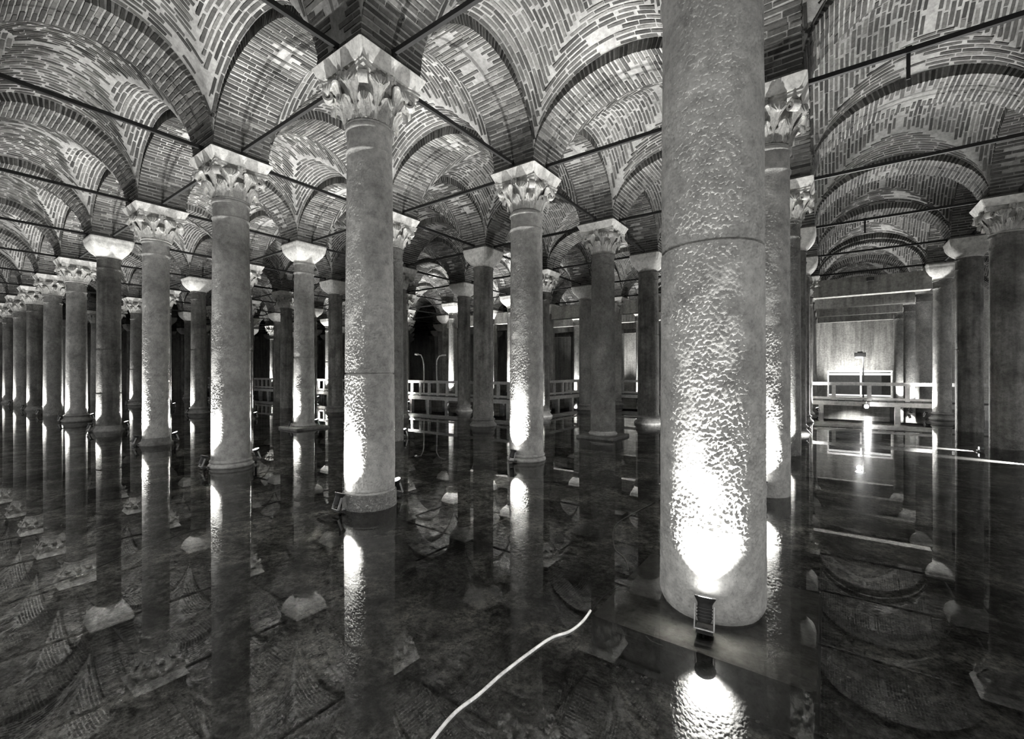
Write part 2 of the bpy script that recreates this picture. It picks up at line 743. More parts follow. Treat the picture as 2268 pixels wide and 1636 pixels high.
pm = MB()
pm.box((0, 0, 0.45), (W - 0.02, W - 0.02, 0.9))
me_pier = pm.mesh('pier', M_mortar)
for i in range(I0, I1 + 1):
    for j in range(0, J1 + 1):
        x, y = col(i, j)
        link('pier', me_pier, ceiling, (x, y, SPRING - 0.005))

# roof slab closing the space over the vaults
rf = MB()
x0, y0 = col(I1 + 0.5, J0 - 0.1)
x1, y1 = col(I0 - 0.5, J1 + 0.1)
rf.box(((x0 + x1) / 2, (y0 + y1) / 2, SPRING + 2.6), (x1 - x0, y1 - y0, 0.3))
rf.build('roof_slab', M_mortar, ceiling)

# ------------------------------------------------------------------ capitals, bases, imposts (metres, z from their foot)
CAP_H = IMP0 - SHAFT_TOP


def leaf_mesh(L, wd, out, curl, name, rb=0.33, slope=0.05, flare=False):
    """acanthus leaf standing on a bell: local x outward, y across, z up"""
    nl, nw = 18, 14
    top, bot = [], []
    for a in range(nl + 1):
        t = a / nl
        # spine leans out, then the tip curls over
        if t < 0.68:
            q = t / 0.68
            x = slope * q + out * 0.45 * q ** 2.5
            z = L * q
        else:
            q = (t - 0.68) / 0.32
            x = slope + out * 0.45 + out * 0.55 * math.sin(q * math.pi / 2) * 1.0
            z = L + curl * math.sin(q * math.pi) * 0.55 - curl * 0.9 * q * q
        lobes = 0.72 + 0.28 * abs(math.sin(t * math.pi * 3.5))
        env = wd * (0.82 + 0.3 * math.sin(min(1, t * 1.25) * math.pi)) * (1 if t < 0.7 else math.sqrt(max(0.02, 1 - ((t - 0.7) / 0.3) ** 2)) * 0.9 + 0.08)
        if flare:      # narrow stalk that spreads into a toothed head
            f = min(1.0, max(0.0, (t - 0.3) / 0.4))
            env = wd * (0.42 + 0.78 * f * f * (3 - 2 * f)) * (1 if t < 0.82 else math.sqrt(max(0.02, 1 - ((t - 0.82) / 0.18) ** 2)) * 0.85 + 0.15)
        for b in range(nw + 1):
            u = 2 * b / nw - 1
            y = u * env / 2 * (lobes if abs(u) > 0.7 else 1)
            wrap = -(y * y) / (2 * rb) * 0.8
            ridge = 0.03 * (1 - abs(u)) ** 2 - 0.030 * abs(math.sin(u * math.pi * 2.5)) * (0.4 + 0.8 * t)
            top.append((x + wrap + ridge + 0.02, y, z))
            bot.append((x + wrap - 0.02, y * 0.9, z - (0.02 if t > 0.68 else 0)))
    n1 = nw + 1
    off = len(top)
    fs = []
    for a in range(nl):
        for b in range(nw):
            fs.append((a * n1 + b, a * n1 + b + 1, (a + 1) * n1 + b + 1, (a + 1) * n1 + b))
            fs.append((off + a * n1 + b, off + (a + 1) * n1 + b, off + (a + 1) * n1 + b + 1, off + a * n1 + b + 1))
    ring = [b for b in range(n1)] + [a * n1 + nw for a in range(1, nl + 1)] + [nl * n1 + b for b in range(nw - 1, -1, -1)] + [a * n1 for a in range(nl - 1, 0, -1)]
    for a, b in zip(ring, ring[1:] + ring[:1]):
        fs.append((b, a, off + a, off + b))
    return top + bot, fs


LOW = leaf_mesh(0.25, 0.235, 0.14, 0.10, 'low', 0.34)
HIGH = leaf_mesh(0.46, 0.27, 0.20, 0.11, 'high', 0.36, 0.09, True)


def volute_pts():
    """strap that climbs to a corner of the abacus and rolls up there: local x outward along the diagonal"""
    pts = [(0.36, 0, 0.30), (0.40, 0, 0.42), (0.47, 0, 0.51), (0.55, 0, 0.56)]
    cx, cz = 0.585, 0.475
    for k in range(14):
        a = R(100 - 38 * k)
        r = 0.082 * (1 - k / 18)
        pts.append((cx + r * math.cos(a), 0, cz + r * math.sin(a)))
    return pts


def strap(mb, pts, wd, th):
    """flat band of width wd along y following pts in the xz plane"""
    vs, fs = [], []
    n = len(pts)
    for k, p in enumerate(pts):
        a, b = Vector(pts[max(0, k - 1)]), Vector(pts[min(n - 1, k + 1)])
        d = (b - a).normalized()
        nn = Vector((-d.z, 0, d.x)) * th / 2
        for sy, sg in ((-1, 1), (1, 1), (1, -1), (-1, -1)):
            vs.append((p[0] + nn.x * sg, sy * wd / 2, p[2] + nn.z * sg))
    for k in range(n - 1):
        for e in range(4):
            e2 = (e + 1) % 4
            fs.append((4 * k + e, 4 * k + e2, 4 * k + 4 + e2, 4 * k + 4 + e))
    fs += [(3, 2, 1, 0), (4 * n - 4, 4 * n - 3, 4 * n - 2, 4 * n - 1)]
    mb.add(vs, fs)
    return mb


def abacus_mb():
    mb = MB()
    pts = []
    hs = 0.545
    for sd in range(4):
        for k in range(9):
            t = k / 9
            u = (2 * t - 1) * hs * 0.94
            d = hs - 0.10 * (1 - (2 * t - 1) ** 2)
            a = sd * math.pi / 2
            pts.append((d * math.cos(a) - u * math.sin(a), d * math.sin(a) + u * math.cos(a)))
    n = len(pts)
    lv = [(0.56, 0.90), (0.59, 0.97), (0.635, 0.975), (0.65, 1.0), (CAP_H, 1.0)]
    vs = [(x * s, y * s, z) for z, s in lv for x, y in pts]
    fs = [tuple(reversed(range(n))), tuple((len(lv) - 1) * n + k for k in range(n))]
    for q in range(len(lv) - 1):
        for k in range(n):
            fs.append((q * n + k, q * n + (k + 1) % n, (q + 1) * n + (k + 1) % n, (q + 1) * n + k))
    mb.add(vs, fs)
    return mb


def bell_mb():
    mb = MB()
    mb.lathe([(0.33, 0.0), (0.345, 0.015), (0.345, 0.035), (0.32, 0.05), (0.315, 0.12), (0.325, 0.25), (0.35, 0.38), (0.40, 0.48), (0.46, 0.56), (0.46, 0.585)], 32)
    return mb


def boss_mb():
    mb = MB()
    mb.lathe([(0.02, -0.05), (0.06, -0.04), (0.085, 0.0), (0.075, 0.03), (0.05, 0.05), (0.045, 0.03), (0.02, 0.06)], 10)
    # petals
    for k in range(6):
        a = k * math.pi / 3
        mb.box((0.07 * math.cos(a), 0.07 * math.sin(a), 0.02), (0.05, 0.04, 0.05))
    return mb


me_bell = bell_mb().mesh('bell', M_cap, True, 40)
me_abacus = abacus_mb().mesh('abacus', M_cap, True, 30)
me_boss = boss_mb().mesh('boss', M_cap, True, 40)
mb = MB(); mb.add(*LOW); me_low = mb.mesh('acanthus_leaf', M_cap, True, 50)
mb = MB(); mb.add(*HIGH); me_high = mb.mesh('acanthus_leaf', M_cap, True, 50)
me_vol = strap(MB(), volute_pts(), 0.13, 0.035).mesh('volute', M_cap, True, 50)

T45 = [math.pi / 4 + k * math.pi / 2 for k in range(4)]


def rz(a, t=(0, 0, 0)):
    return Matrix.Translation(t) @ Matrix.Rotation(a, 4, 'Z')


def cap_items():
    it = []
    for k in range(8):
        a = k * math.pi / 4
        it.append((me_low, rz(a) @ Matrix.Translation((0.325, 0, 0.045)), 'acanthus_leaf'))
        a += math.pi / 8
        it.append((me_high, rz(a) @ Matrix.Translation((0.32, 0, 0.05)), 'acanthus_leaf'))
    for a in T45:
        it.append((me_vol, rz(a), 'volute'))
    for k in range(4):
        m = rz(k * math.pi / 2) @ Matrix.Translation((0.47, 0, 0.635)) @ Matrix.Rotation(R(90), 4, 'Y')
        it.append((me_boss, m, 'boss'))
    return it


# joined capital for the columns farther off
mbj = bell_mb()
for q in (abacus_mb(),):
    mbj.add(q.v, q.f)
for me, m, nm in cap_items():
    mbj.add([v.co[:] for v in me.vertices], [tuple(p.vertices) for p in me.polygons], 0.5, m)
me_cap_joined = mbj.mesh('capital', M_cap, True, 45)


def sq_ring(half, z, n, round_=0.15):
    """closed loop of 4n points on a rounded square"""
    pts = []
    N = 4 * n
    p = 2 + 10 * (1 - round_)
    for k in range(N):
        a = 2 * math.pi * (k + 0.5) / N
        c, s = math.cos(a), math.sin(a)
        r = (abs(c) ** p + abs(s) ** p) ** (-1 / p)
        pts.append((half * r * c, half * r * s, z))
    return pts


def loft(rings, mb=None):
    mb = mb or MB()
    n = len(rings[0])
    vs = [p for r in rings for p in r]
    fs = [tuple(reversed(range(n))), tuple((len(rings) - 1) * n + k for k in range(n))]
    for q in range(len(rings) - 1):
        for k in range(n):
            fs.append((q * n + k, q * n + (k + 1) % n, (q + 1) * n + (k + 1) % n, (q + 1) * n + k))
    mb.add(vs, fs)
    return mb


def plain_cap(r0, h):
    rings = [sq_ring(r0 + 0.015, 0, 12, 1.0), sq_ring(r0 + 0.015, 0.03, 12, 1.0)]
    for k in range(1, 9):
        t = k / 8
        rings.append(sq_ring(r0 + (0.56 - r0) * math.sin(t * math.pi / 2) ** 0.9, 0.03 + (h - 0.12) * t, 12, max(0.0, 1 - 1.15 * t)))
    rings.append(sq_ring(0.575, h - 0.06, 12, 0.0))
    rings.append(sq_ring(0.575, h, 12, 0.0))
    return loft(rings)


PLAIN_TOP = 2.945 * S
me_plain = plain_cap(0.32, SPRING - 0.05 - PLAIN_TOP).mesh('capital', M_pale, True, 35)

imp = MB()
a, b = 0.51 * S / 2, 0.60 * S / 2
ch = lambda h, z: [(x * h, y * h, z) for x, y in ((-.96, -1), (.96, -1), (1, -.96), (1, .96), (.96, 1), (-.96, 1), (-1, .96), (-1, -.96))]
loft([ch(a, 0), ch(a + 0.01, 0.02), ch(b, IMP1 - IMP0), ch(b, IMP1 - IMP0 + 0.005)], imp)
me_imp = imp.mesh('impost_block', M_pale)
fa = MB()
loft([ch(b - 0.02, 0), ch(b - 0.02, 0.03), ch(W / 2 + 0.03, SPRING - IMP1)], fa)
me_fascia = fa.mesh('fascia', M_base)
fb = MB()
loft([ch(0.575, 0), ch(0.56, 0.03), ch(W / 2 + 0.03, 0.05)], fb)
me_fascia_b = fb.mesh('fascia', M_base)


def torus_prof(r, z0, z1, bulge, n=6):
    return [(r + bulge * math.sin(math.pi * k / n), z0 + (z1 - z0) * k / n) for k in range(n + 1)]


def attic_mb(r, h, n=28):
    mb = MB()
    pr = [(r + 0.10, FLOOR_Z)] + [(r + 0.10, -0.05)] + torus_prof(r + 0.06, -0.05, h * 0.38, 0.07) + [(r + 0.06, h * 0.42), (r + 0.025, h * 0.52), (r + 0.03, h * 0.62)] + torus_prof(r + 0.03, h * 0.64, h * 0.88, 0.035, 5) + [(r + 0.015, h * 0.92), (r, h)]
    mb.lathe(pr, n)
    return mb


# ------------------------------------------------------------------ columns
def shaft_mb(r0, r1, top, joints, n, jag=None):
    """lathe with drum joints cut in, neck fillet and ring at the top; z from the floor"""
    zs = []

    def rad(z):
        t = min(1, max(0, z / top))
        return r0 + (r1 - r0) * t ** 1.25
    pr = [(r0 - 0.02, FLOOR_Z)]
    z = -0.3
    marks = sorted(joints)
    k = 0
    step = 0.22
    while z < top - 0.5:
        if k < len(marks) and z + step > marks[k]:
            m = marks[k]
            r = rad(m)
            pr += [(r, m - 0.05), (r, m - 0.02), (r - 0.003, m - 0.011), (r - 0.022, m - 0.007), (r - 0.022, m + 0.007), (r - 0.006, m + 0.009), (r - 0.004, m + 0.02), (r - 0.004, m + 0.06)]
            z = m + 0.16
            k += 1
            continue
        pr.append((rad(z), z))
        z += step
    r = rad(top)
    pr += [(r, top - 0.44), (r + 0.006, top - 0.40), (r + 0.022, top - 0.375), (r + 0.022, top - 0.35), (r + 0.002, top - 0.34), (r, top - 0.1),
           (r + 0.012, top - 0.08), (r + 0.03, top - 0.06), (r + 0.03, top - 0.02), (r + 0.015, top)]
    mb = MB()
    mb.lathe(pr, n)
    return mb


def pitted_shaft_mb(coarse, res, seed, round_foot=False):
    """the same shaft with its weathered crust cut into the surface"""
    n0 = 64
    prof = []
    for k in range(0, len(coarse.v), n0):
        x, y, z = coarse.v[k]
        prof.append((math.hypot(x, y), z))
    top = prof[-1][1]
    fine = [prof[0]]
    for (ra, za), (rb, zb) in zip(prof, prof[1:]):
        m = max(1, int((zb - za) / res)) if zb > -0.02 else 1
        for q in range(1, m + 1):
            f = q / m
            fine.append((ra + (rb - ra) * f, za + (zb - za) * f))
    n = int(2 * math.pi * prof[3][0] / res)
    off = Vector((seed * 7.3, seed * 3.1, 0))
    F = 1 / 0.021
    cs = [(math.cos(2 * math.pi * k / n), math.sin(2 * math.pi * k / n)) for k in range(n)]
    vs, fs = [], []
    nz = mnoise.noise
    for r_, z in fine:
        edge = min(1.0, max(0.0, (top - 0.46 - z) / 0.1)) if z > -0.02 else 0.0
        rf = r_
        if round_foot and z < 0.10:
            rf = r_ - 0.035 * (1 - max(0.0, z) / 0.10) ** 2
        for c_, s_ in cs:
            p = Vector((c_ * r_, s_ * r_, z)) + off
            d = 0.0
            if edge > 0:
                m = nz(p * 1.6) + 0.5 * nz(p * 4.1)
                m = min(1.0, max(0.15, 0.62 + 1.5 * m))
                a = nz(p * F) + 0.5 * nz(p * (F * 2.1))
                t = min(1.0, max(0.0, (a + 0.28) / 0.5))
                d = -0.0085 * m * (1 - t * t * (3 - 2 * t)) * edge
                d += 0.004 * nz(p * 5.0)
            vs.append(((rf + d) * c_, (rf + d) * s_, z))
    M_ = len(fine)
    for i in range(M_ - 1):
        b = i * n
        for k in range(n):
            k2 = k + 1 if k + 1 < n else 0
            fs.append((b + k, b + k2, b + n + k2, b + n + k))
    mb = MB()
    mb.add(vs, fs)
    mb.v = vs
    return mb


CRUST = {(0, 0): 0.0085, (1, 0): 0.0105, (1, 1): 0.013, (2, 0): 0.013, (0, 1): 0.013, (3, 1): 0.016, (3, 0): 0.015}


# per column: dia at foot, at top (plan units), capital, drum joints (metres), base, shaft material
SPEC = {
    (0, 0): (0.425, 0.40, 'leaf', [3.05], 'slab', 'n'),
    (1, 0): (0.372, 0.325, 'leaf', [0.255, 1.98], 'band', 'n'),
    (2, 0): (0.37, 0.335, 'leaf', [], 'ring', 'n'),
    (3, 0): (0.305, 0.30, 'leaf', [], 'flare', 'n'),
    (4, 0): (0.33, 0.31, 'plain', [1.30, 2.78], 'flare', 'd'),
    (5, 0): (0.33, 0.30, 'leaf', [], 'attic', 'n'),
    (0, 1): (0.36, 0.345, 'leaf', [], 'none', 'n'),
    (1, 1): (0.395, 0.36, 'leaf', [], 'ring', 'n'),
    (2, 1): (0.36, 0.33, 'leaf', [], 'none', 'n'),
    (3, 1): (0.345, 0.32, 'plain', [2.52], 'plinth', 'n'),
    (5, 1): (0.33, 0.30, 'plain', [3.10], 'attic', 'd'),
    (0, 2): (0.34, 0.32, 'leaf', [], 'none', 'n'),
    (1, 2): (0.38, 0.345, 'leaf', [], 'plinth', 'n'),
    (2, 2): (0.38, 0.36, 'plain', [3.04], 'attic', 'd'),
    (4, 2): (0.34, 0.32, 'plain', [2.3], 'attic', 'd'),
    (5, 2): (0.33, 0.30, 'leaf', [], 'none', 'd'),
    (1, 3): (0.41, 0.37, 'plain', [3.44], 'attic', 'd'),
    (2, 3): (0.30, 0.29, 'leaf', [], 'attic', 'd'),
    (3, 3): (0.33, 0.32, 'plain', [2.86], 'attic', 'd'),
    (-1, 3): (0.33, 0.33, 'leaf', [], 'none', 'd'),
    (-1, 4): (0.34, 0.34, 'plain', [2.8], 'none', 'd'),
    (-1, 5): (0.30, 0.28, 'plain', [], 'attic', 'n'),
    (3, 4): (0.30, 0.28, 'plain', [], 'attic', 'n'),
    (4, 4): (0.30, 0.28, 'plain', [], 'attic', 'n'),
    (5, 4): (0.30, 0.28, 'leaf', [], 'attic', 'n'),
}
LAB = {
    (0, 0): 'huge pitted stone column nearest the viewer, lamp at its foot, running out of frame',
    (1, 0): 'tall pale column under the largest pointed leaf capital, banded foot, pitted bright left side',
    (2, 0): 'stone column with leaf capital, ringed foot and a lamp on either side',
    (3, 0): 'slim stone column with leaf capital, fourth of the front row, flared foot',
    (4, 0): 'dark streaked column with plain pale capital and two joints, fifth of front row',
    (1, 1): 'pitted white-lit column with leaf capital, second of the second row',
    (0, 1): 'column with bright leaf capital half hidden behind the huge nearest column',
    (3, 1): 'column with bowl-shaped pale capital on a square plinth, fourth of second row',
    (1, 2): 'smooth grey column with leaf capital on a square plinth, second of third row',
    (2, 2): 'jointed column with plain bowl capital on a round moulded base in third row',
    (-1, 3): 'broad dark stained column right of the aisle, cut by the picture edge',
    (-1, 4): 'dark jointed column with plain capital right of the aisle, between two others',
    (-1, 5): 'pale lit column with big moulded base, right of aisle, before the walkway',
}
SHORT = {(0, 0): 'the huge nearest column'}


def short(i, j):
    if (i, j) in SHORT:
        return SHORT[(i, j)]
    if i < 0:
        return 'the %s-row column right of the aisle' % ORD[j]
    return "%s row's %s column from right" % ('front' if j == 0 else ORD[j], ORD[i])


OFFSET = {(-1, 3): (-0.10, 0.0)}
rs = random.Random(21)
shaft_cache = {}
COLS = {}
for i in range(-1, I1 + 1):
    for j in range(0, 9):
        x, y = col(i, j)
        pr = proj((x, y, 1.0))
        if pr is None or not (-60 < pr[0] < 2330):
            if not (i == -1 and j in (1, 2)):
                continue
        Z = pr[2] if pr else 1
        sp = SPEC.get((i, j))
        if sp is None:
            sp = (rs.choice((0.31, 0.335, 0.35)), 0.31, 'leaf' if (j == 0 or rs.random() < 0.5) else 'plain',
                  [] if rs.random() < 0.6 else [rs.choice((2.2, 2.9))], rs.choice(('attic', 'none', 'flare')), 'd' if rs.random() < 0.6 else 'n')
        if j >= 6:
            sp = (0.30, 0.29, 'plain', [], 'none', 'n')
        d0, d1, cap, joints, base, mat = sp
        lab = LAB.get((i, j))
        if lab is None:
            cn = 'carved leaf' if cap == 'leaf' else 'plain pale'
            if i < 0:
                lab = 'stone column with %s capital right of the aisle in the %s' % (cn, row_name(j))
            elif j == 0:
                lab = 'far column with %s capital, %s from the right in the front row' % (cn, ORD[i])
            else:
                lab = 'column with %s capital, %s from the aisle in the %s' % (cn, ORD[i], row_name(j))
        t = thing('column', lab, 'column', (x + OFFSET.get((i, j), (0, 0))[0], y, 0), 0, 'columns of the flooded hall', 'thing')
        COLS[(i, j)] = (t, d0 * S / 2)
        top = SHAFT_TOP if cap == 'leaf' else PLAIN_TOP
        n = 64 if Z < 6 else 28
        key = (d0, d1, cap, tuple(joints), mat, n)
        if key not in shaft_cache:
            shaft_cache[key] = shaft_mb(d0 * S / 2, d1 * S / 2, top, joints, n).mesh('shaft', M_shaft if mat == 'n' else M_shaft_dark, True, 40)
        if (i, j) in CRUST:
            pm_ = pitted_shaft_mb(shaft_mb(d0 * S / 2, d1 * S / 2, top, joints, 64), CRUST[(i, j)], i * 3 + j + 1, (i, j) == (0, 0))
            pm_.build('shaft', M_crust, t, True)
        else:
            link('shaft', shaft_cache[key], t)
        rt = rs.choice((0, 0, math.pi / 2, math.pi))
        sc_ = (d1 * S / 2) / 0.33
        if cap == 'leaf':
            if Z < 8.6:
                c = link('capital', me_bell, t, (0, 0, top), rt)
                link('abacus', me_abacus, c)
                for me, m, nm in cap_items():
                    q = link(nm, me, c)
                    q.matrix_local = m
            else:
                c = link('capital', me_cap_joined, t, (0, 0, top), rt)
            link('impost_block', me_imp, t, (0, 0, IMP0))
            link('fascia', me_fascia, t, (0, 0, IMP1))
        else:
            link('capital', me_plain, t, (0, 0, top))
            link('fascia', me_fascia_b, t, (0, 0, SPRING - 0.05))
        r = d0 * S / 2
        if base == 'attic':
            attic_mb(r, 0.34).build('base', M_base, t, True, 40)
        elif base == 'flare':
            mb = MB()
            mb.lathe([(r + 0.09, FLOOR_Z), (r + 0.09, 0.03), (r + 0.07, 0.06), (r + 0.03, 0.09), (r + 0.015, 0.15), (r - 0.005, 0.2)], 32)
            mb.build('base', M_base, t, True, 40)
        elif base == 'ring':
            mb = MB()
            mb.lathe([(r + 0.045, FLOOR_Z), (r + 0.045, -0.02)] + torus_prof(r + 0.03, -0.02, 0.07, 0.025) + [(r + 0.015, 0.08)] + torus_prof(r + 0.01, 0.085, 0.15, 0.02) + [(r - 0.005, 0.16)], 48)
            mb.build('base', M_slab, t, True, 40)
        elif base == 'band':
            mb = MB()
            mb.lathe([(r + 0.02, FLOOR_Z), (r + 0.022, 0.0), (r + 0.018, 0.215), (r + 0.012, 0.225), (r - 0.01, 0.23)], 64)
            mb.build('base', M_shaft, t, True, 40)
        elif base == 'plinth':
            mb = MB()
            hp = 0.31 * S
            loft([ch(hp * 0.93, FLOOR_Z), ch(hp * 0.95, -0.08), ch(hp, -0.02), ch(hp, 0.06), ch(hp * 0.97, 0.08)], mb)
            mb.build('plinth', M_base, t)
            mb = MB()
            mb.lathe([(r + 0.05, 0.08)] + torus_prof(r + 0.04, 0.085, 0.15, 0.02) + [(r + 0.01, 0.17), (r - 0.005, 0.22)], 32)
            mb.build('base', M_slab, t, True, 40)
        elif base == 'slab':
            mb = MB()
            hp = 0.385 * S
            loft([ch(hp * 1.02, FLOOR_Z), ch(hp * 1.02, -0.09), ch(hp, -0.03)], mb)
            mb.build('plinth', M_slab, t)

# ------------------------------------------------------------------ floodlights at the column feet
hs = MB()
hs.lathe([(0.045, -0.16), (0.05, -0.15), (0.052, -0.04), (0.062, -0.02), (0.075, 0.0), (0.078, 0.012), (0.070, 0.012), (0.066, 0.0), (0.05, -0.01)], 20)
for k in range(4):
    hs.lathe([(0.058, -0.135 + 0.022 * k), (0.058, -0.128 + 0.022 * k)], 20)
me_house = hs.mesh('housing', M_black, True, 35)
ln = MB()
ln.lathe([(0.064, 0.0), (0.064, 0.004)], 20)
me_lens = ln.mesh('lens', M_lens)
bk = MB()
bk.box((0, 0.068, -0.13), (0.03, 0.008, 0.17))
bk.box((0, -0.068, -0.13), (0.03, 0.008, 0.17))
bk.box((0, 0, -0.215), (0.03, 0.144, 0.008))
me_brk = bk.mesh('bracket', M_steel)
st = MB()
st.tube([(0, 0, FLOOR_Z), (0, 0, 0.05)], 0.018, 8)
st.box((0, 0, 0.035), (0.12, 0.12, 0.02))
me_stake = st.mesh('stake', M_black, True, 35)


def spot(loc, aim, energy, parent=None, angle=80, blend=0.7, radius=0.03):
    """loc and aim in the parent's own frame when there is one"""
    d = bpy.data.lights.new('floodlight_beam', 'SPOT')
    d.energy = energy
    d.color = WARM
    d.spot_size = R(angle)
    d.spot_blend = blend
    d.shadow_soft_size = radius
    o = bpy.data.objects.new('floodlight_beam', d)
    C.objects.link(o)
    o.parent = parent
    o.location = loc
    o.rotation_euler = (Vector(aim) - Vector(loc)).to_track_quat('-Z', 'Y').to_euler()
    return o


def floodlight(i, j, ang, side_words, energy=SPOT_W, gap=0.13, head=0.27, tilt=20, lean=-9, beam=96):
    t, r = COLS[(i, j)]
    cx, cy = t.location.x, t.location.y
    dx, dy = math.cos(ang), math.sin(ang)
    bx, by = cx + dx * (r + gap), cy + dy * (r + gap)
    f = thing('floodlight', 'small black floodlight %s %s' % (side_words, short(i, j)), 'floodlight', (bx, by, 0), ang, 'floodlights at the column feet')
    link('stake', me_stake, f)
    tl = Matrix.Translation((0, 0, head)) @ Matrix.Rotation(-R(tilt), 4, 'Y')
    for nm, me in (('housing', me_house), ('bracket', me_brk)):
        o = link(nm, me, f)
        o.matrix_local = tl
    h = [c for c in f.children if c.name.startswith('housing')]
    o = link('lens', me_lens, f)
    o.matrix_local = tl
    o['label'] = 'glowing round lens'
    p = Vector((0, 0, head + 0.03))
    spot(p, p + Vector((-math.sin(R(tilt + lean)), 0, math.cos(R(tilt + lean)))), energy, f, beam, 1.0)
    return f


NEAR, FAR = -math.pi / 2, math.pi / 2      # towards and away from the viewer along the aisle direction
LIT = [(0, 0), (1, 0), (2, 0), (3, 0), (4, 0), (5, 0), (6, 0), (7, 0), (8, 0), (9, 0), (1, 1), (3, 1), (0, 1), (2, 1), (5, 1), (7, 1), (0, 2), (2, 3)]
for ij in LIT:
    if ij in COLS:
        floodlight(*ij, NEAR + (0.12 if ij == (0, 0) else 0), 'on the near side of', 150.0 if ij == (0, 0) else SPOT_W)
for ij in [(1, 0), (2, 0), (3, 0), (4, 0), (5, 0), (6, 0), (1, 1), (0, 1), (2, 1), (3, 1), (0, 2), (0, 3), (4, 1), (6, 1), (5, 2), (1, 3), (4, 3), (7, 2), (6, 3)]:
    if ij in COLS:
        floodlight(*ij, FAR, 'on the far side of')

# ------------------------------------------------------------------ iron tie rods
rod_w = 0.07
for d in 'uv':
    L = (AU if d == 'u' else BV) * S - W + 0.06
    mb = MB()
    mb.box((0, 0, 0), (L, rod_w * 0.8, rod_w))
    for sg in (-1, 1):
        mb.box((sg * (L / 2 - 0.06), 0, -0.045), (0.05, 0.05, 0.06))
    me = mb.mesh('tie_rod', M_iron)
    for i in range(-1, I1):
        for j in range(-1, 8):
            x, y = col(i, j)
            if d == 'u':
                if j < 0 or i >= I1 - 1:
                    continue
                c = (x - AU * S / 2, y, SPRING + 0.06)
            else:
                c = (x, y + BV * S / 2, SPRING + 0.06)
            e1 = (c[0] - L / 2, c[1], c[2]) if d == 'u' else (c[0], c[1] - L / 2, c[2])
            e2 = (c[0] + L / 2, c[1], c[2]) if d == 'u' else (c[0], c[1] + L / 2, c[2])
            vis = False
            for k in range(9):
                p = proj(tuple(Vector(e1).lerp(Vector(e2), k / 8)))
                vis = vis or (p is not None and -5 < p[0] < 2273 and 0 < p[1] < 1636)
            if not vis:
                continue
            if d == 'u':
                if i < 0:
                    lab = 'iron tie rod crossing the right-hand aisle along the %s of columns' % row_name(j)
                else:
                    lab = 'iron tie rod along the %s between its %s and %s columns' % (row_name(j), ORD[i], ORD[i + 1])
            elif j < 0:
                lab = 'iron tie rod from %s out over the viewer' % short(i, 0)
            elif i < 0:
                lab = 'iron tie rod right of the aisle between %s and %s' % (row_name(j), row_name(j + 1))
            else:
                lab = 'iron tie rod from %s back to the %s' % (short(i, j), row_name(j + 1))
            o = link('tie_rod', me, None, c, 0 if d == 'u' else math.pi / 2)
            tag(o, lab, 'tie rod', 'iron tie rods')
            if d == 'u' and i == -1 and j in (1, 3):
                hb = MB()
                hb.box((-0.62, 0, -0.20), (0.045, 0.02, 0.42))
                hb.box((-0.62, 0, 0.0), (0.07, 0.08, 0.09))
                hb.build('hanger', M_iron, o)

# ------------------------------------------------------------------ concrete beams of the restored rear part
for j in range(5, 9):
    for i in range(-1, 5):
        x, y = col(i, j)
        mb = MB()
        mb.box((0, 0, 0), (AU * S - 0.7, 0.5, 0.40 * S))
        o = mb.build('beam', M_concrete, ceiling, loc=(x - AU * S / 2, y, 2.96 * S))

# ------------------------------------------------------------------ walkways
def walkway(name, label, p0, p1, width, step, side=1):
    p0, p1 = Vector((*p0, 0)), Vector((*p1, 0))
    d = p1 - p0
    L = d.length
    ang = math.atan2(d.y, d.x)
    t = thing(name, label, 'walkway', p0, ang)
    dz, rt = 0.68, 1.53
    n = max(1, int(L / 0.30))
    pl = MB()
    pl.box((0, 0, 0), (L / n - 0.015, width, 0.06))
    mpl = pl.mesh('plank', M_deck)
    for k in range(n):
        link('plank', mpl, t, ((k + 0.5) * L / n, width / 2, dz - 0.03 + 0.004 * ((k * 7) % 3)))
    eb = MB()
    eb.box((L / 2, 0.03, dz - 0.16), (L, 0.08, 0.2))
    eb.build('edge_beam', M_rail, t)
    eb = MB()
    eb.box((L / 2, width - 0.03, dz - 0.16), (L, 0.08, 0.2))
    eb.build('edge_beam', M_rail, t)
    m = max(1, round(L / (2 * step)))
    pr = MB()
    pr.box((0, 0, (dz - 0.06 + FLOOR_Z) / 2), (0.2, 0.2, dz - 0.06 - FLOOR_Z))
    mp = pr.mesh('support', M_rail)
    for k in range(m + 1):
        for yy in (0.12, width - 0.12):
            link('support', mp, t, (min(L - 0.1, max(0.1, L * k / m)), yy, 0))
    for yy in ((0.04,) if side == 1 else (0.04, width - 0.04)):
        for zz, hh, nm in ((rt, 0.15, 'handrail'), (dz + 0.14, 0.10, 'lower_rail')):
            rb = MB()
            rb.box((L / 2, yy, zz - hh / 2), (L, 0.08, hh))
            rb.build(nm, M_rail, t)
        q = max(1, round(L / step))
        ps = MB()
        ps.box((0, 0, (dz + rt - 0.1) / 2), (0.16, 0.09, rt - 0.1 - dz))
        mp2 = ps.mesh('post', M_rail)
        for k in range(q + 1):
            link('post', mp2, t, (min(L - 0.05, max(0.05, L * k / q)), yy, 0))
    return t


y1 = col(0, 3.16)[1]
y2 = col(0, 5.17)[1]
xa = col(2.5, 0)[0]
walkway('walkway', 'low railed walkway running left across the back behind the third row', (col(11, 0)[0], y1), (xa, y1), 1.5, 0.72)
walkway('walkway', 'railed walkway crossing the right-hand aisle below the glass showcase', (xa - 1.5, y2), (col(-1.9, 0)[0], y2), 1.9, 1.35)
walkway('walkway', 'short railed walkway joining the two long ones at the back', (xa, y1 + 1.53), (xa, y2 - 0.03), 1.5, 1.0)

